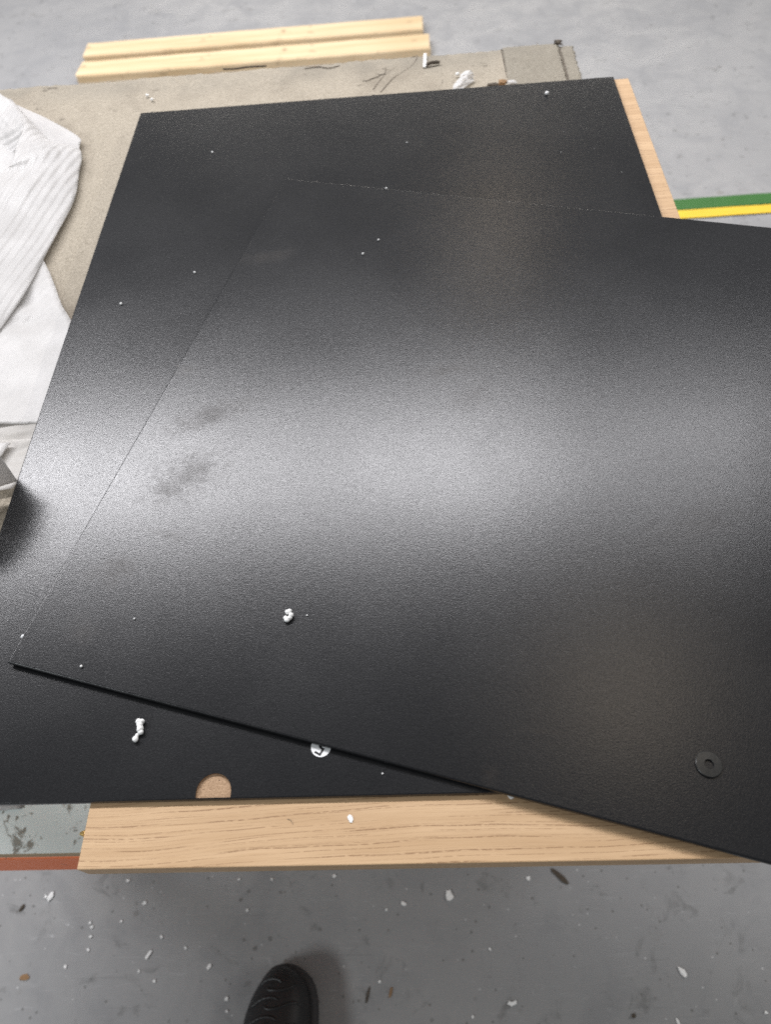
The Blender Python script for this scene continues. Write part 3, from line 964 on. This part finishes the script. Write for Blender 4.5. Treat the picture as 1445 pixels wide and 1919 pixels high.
white_spots = [(-0.6556, 0.1569), (-0.6639, 0.157), (-0.4732, 0.0731), (-0.5792, 0.1177), (-0.5751, 0.1115), (-0.5275, 0.1186), (-0.5739, 0.0979), (-0.5744, 0.0799), (-0.6059, 0.0568),
               (-0.4571, 0.0967), (-0.3739, 0.0549), (-0.4154, 0.0807), (-0.3409, 0.0126), (-0.3391, -0.0031), (-0.4938, 0.1445), (-0.5282, 0.1784), (-0.1802, 0.1806), (-0.067, 0.1384),
               (-0.0946, 0.1303), (-0.3212, 0.1323), (-0.2843, 0.1773), (0.0067, 0.1497), (0.1358, 0.1727), (0.0925, 0.0054), (0.3513, 0.0422), (0.0656, 0.0747), (0.4586, -0.0083),
               (0.3306, -0.0194), (-0.1059, 0.0332), (0.0331, -0.0115), (-0.3392, 0.1781), (-0.4582, 0.0363), (-0.4854, 0.0493)]
for i, (x, y) in enumerate(white_spots):
    if i in special:
        sz, stre, an, lb = special[i]
        flake(x, y, sz * 0.72, stre * 1.3, an, 40 + i, lb, None, i == 23)
    else:
        big = i in (14, 15, 16, 17, 22, 12)
        flake(x, y, (0.0038 if big else 0.0024) * random.uniform(.85, 1.15), random.uniform(1, 1.6), random.uniform(0, 3), 40 + i, FL, FG)
shard("dry_leaf_scrap", -0.6687, 0.0428, 0.0005, 0.0066, M_brown, seed=81, flat=0.12, stretch=2.2, ang=0.05, label="tan dry scrap on the floor at lower left", cat="scrap")
shard("dark_scrap", -0.7000, 0.1408, 0.0005, 0.0045, M_dark, seed=82, flat=0.3, stretch=2.0, ang=1.1, label="dark curled scrap on the floor left of the oak board", cat="scrap")
shard("wood_splinter", -0.0888, 0.0193, 0.0005, 0.0046, M_brown, seed=83, flat=0.2, stretch=3.4, ang=1.35, label="brown splinter on the floor right of the shoe, wider of two", cat="splinter")
shard("wood_splinter", -0.1239, 0.0154, 0.0005, 0.0050, M_dark, seed=84, flat=0.2, stretch=7.0, ang=1.35, label="thin dark splinter on the floor close to the shoe's right side", cat="splinter")
shard("dark_scrap", 0.187, 0.1740, 0.0005, 0.0090, M_dark, seed=85, flat=0.12, stretch=4.0, ang=-0.75, label="dark rubbery scrap on the floor under the oak board's front edge", cat="scrap")
shard("dark_scrap", 0.2683, -0.0113, 0.0005, 0.0035, M_dark, seed=86, flat=0.4, stretch=1.3, ang=1.2, label="small dark scrap on the bright floor at the near right", cat="scrap")

# ------------------------------------------------------------------ shoe
SB = Vector((-0.2520, -0.085, 0.0))
shoe = empty("shoe", SB)
tag(shoe, "black shoe with embossed wave pattern, its toe pointing towards the bench", "shoe")
# right and left outline of the foot from toe to heel: (y, left x, right x)
prof = [(0.0575, -0.2530, -0.2420), (0.0543, -0.2660, -0.2305), (0.0452, -0.2770, -0.2160), (0.0317, -0.2870, -0.2050), (0.0110, -0.2985, -0.1985), (-0.0190, -0.3075, -0.1965),
        (-0.0600, -0.3090, -0.2010), (-0.1000, -0.3010, -0.2080), (-0.1500, -0.2930, -0.2130), (-0.1950, -0.2900, -0.2160), (-0.2180, -0.2840, -0.2220), (-0.2300, -0.2680, -0.2380)]
PS = spline(prof, 60)
# sole: outline prism with a rounded rim
out = [(l, y) for y, l, r in PS] + [(r, y) for y, l, r in reversed(PS)]
bm = bmesh.new()
cx = sum(p[0] for p in out) / len(out); cy = sum(p[1] for p in out) / len(out)
rings = []
for z, ins in ((0.0, 0.004), (0.003, 0.0008), (0.016, 0.0), (0.024, 0.0008), (0.027, 0.004), (0.027, 0.012)):
    rings.append([bm.verts.new((x + (cx - x) * ins / max(0.03, math.hypot(cx - x, cy - y)), y + (cy - y) * ins / max(0.03, math.hypot(cx - x, cy - y)), z)) for x, y in out])
for a, b in zip(rings, rings[1:]):
    for k in range(len(out)):
        bm.faces.new((a[k], a[(k + 1) % len(out)], b[(k + 1) % len(out)], b[k]))
bm.faces.new(rings[0]); bm.faces.new(rings[-1])
from_bm(bm, "sole", M_sole, shoe, smooth=True)


def top_z(t):      # height of the upper along the foot, toe 0 to heel 1
    return [0.044, 0.056, 0.063, 0.070, 0.080, 0.094, 0.104][min(6, int(t * 6.999))]


zs = spline([(0.034,), (0.052,), (0.062,), (0.068,), (0.076,), (0.090,), (0.100,), (0.100,), (0.098,), (0.100,)], 60)


def up_pt(j, s):
    """point on the upper at station j, s from -1 (left) to 1 (right)"""
    y, l, r = PS[j]
    c, hw = (l + r) / 2 - 0.002, max(0.004, (r - l) / 2 - 0.0065)
    a = s * math.pi / 2
    x = c + hw * math.copysign(abs(math.sin(a)) ** 0.85, s)
    yy = y - 0.004 * (1 - j / 59 * 2)
    return Vector((x, yy, 0.022 + (zs[j][0] - 0.022) * abs(math.cos(a)) ** 0.62))


NS = 28
vs, fs = [], []
for j in range(60):
    for i in range(NS + 1):
        vs.append(up_pt(j, -1 + 2 * i / NS))
hole = lambda j, i: j >= 34 and j <= 56 and 9 <= i <= NS - 10
for j in range(59):
    for i in range(NS):
        if hole(j, i): continue
        k = j * (NS + 1) + i
        fs.append((k, k + 1, k + NS + 2, k + NS + 1))
fs.append(tuple(range(NS + 1)))
fs.append(tuple(59 * (NS + 1) + i for i in range(NS + 1))[::-1])
o = obj("upper", vs, fs, M_leather, shoe, smooth=True)
bm = bmesh.new()
ins = [bm.verts.new((x + (cx - x) * .25, y + (cy - y) * .06, 0.040)) for x, y in out]
bm.faces.new(ins)
from_bm(bm, "insole", M_insole, shoe)


def surf(x, y):
    """height of the upper over (x, y)"""
    best = None
    for j in range(59):
        y0, y1 = up_pt(j, 0).y, up_pt(j + 1, 0).y
        if y1 <= y <= y0:
            f = (y0 - y) / max(1e-6, y0 - y1)
            for s in range(-40, 41):
                p = up_pt(j, s / 40).lerp(up_pt(j + 1, s / 40), f)
                d = abs(p.x - x)
                if best is None or d < best[0]: best = (d, p.z)
    return best[1] if best else 0.05


waves = [[(-0.2846, 0.0238), (-0.2777, 0.0285), (-0.2688, 0.0346), (-0.2595, 0.0363), (-0.25, 0.0353), (-0.245, 0.0314)],
         [(-0.257, 0.0306), (-0.2651, 0.0271), (-0.2647, 0.0232), (-0.2563, 0.0221), (-0.2438, 0.0227), (-0.2336, 0.0252), (-0.2265, 0.0282), (-0.2236, 0.0312)],
         [(-0.2947, -0.0014), (-0.2858, 0.0032), (-0.276, 0.0095), (-0.2659, 0.0129), (-0.2556, 0.0133), (-0.2481, 0.0106)],
         [(-0.2594, 0.009), (-0.2669, 0.0056), (-0.266, 0.001), (-0.2586, -0.0008), (-0.2464, 0.0009), (-0.2343, 0.005), (-0.2251, 0.0067), (-0.2178, 0.0049), (-0.2124, 0.0003)],
         [(-0.2960, -0.0280), (-0.2855, -0.0180), (-0.2755, -0.0125), (-0.2644, -0.0100), (-0.254, -0.0110), (-0.2480, -0.0140)],
         [(-0.2594, -0.0170), (-0.2680, -0.0210), (-0.2640, -0.0260), (-0.2540, -0.0265), (-0.2400, -0.0230), (-0.2280, -0.0190), (-0.2180, -0.0200)]]
for wv in waves:
    pts = spline(wv, 40)
    vs, fs = tube([(x, y, surf(x, y) - 0.0003) for x, y in pts], [0.0006 + 0.0018 * math.sin(math.pi * (i + 1) / 41) ** 0.5 for i in range(40)], 6)
    obj("embossed_wave", vs, fs, M_ridge, shoe, smooth=True)
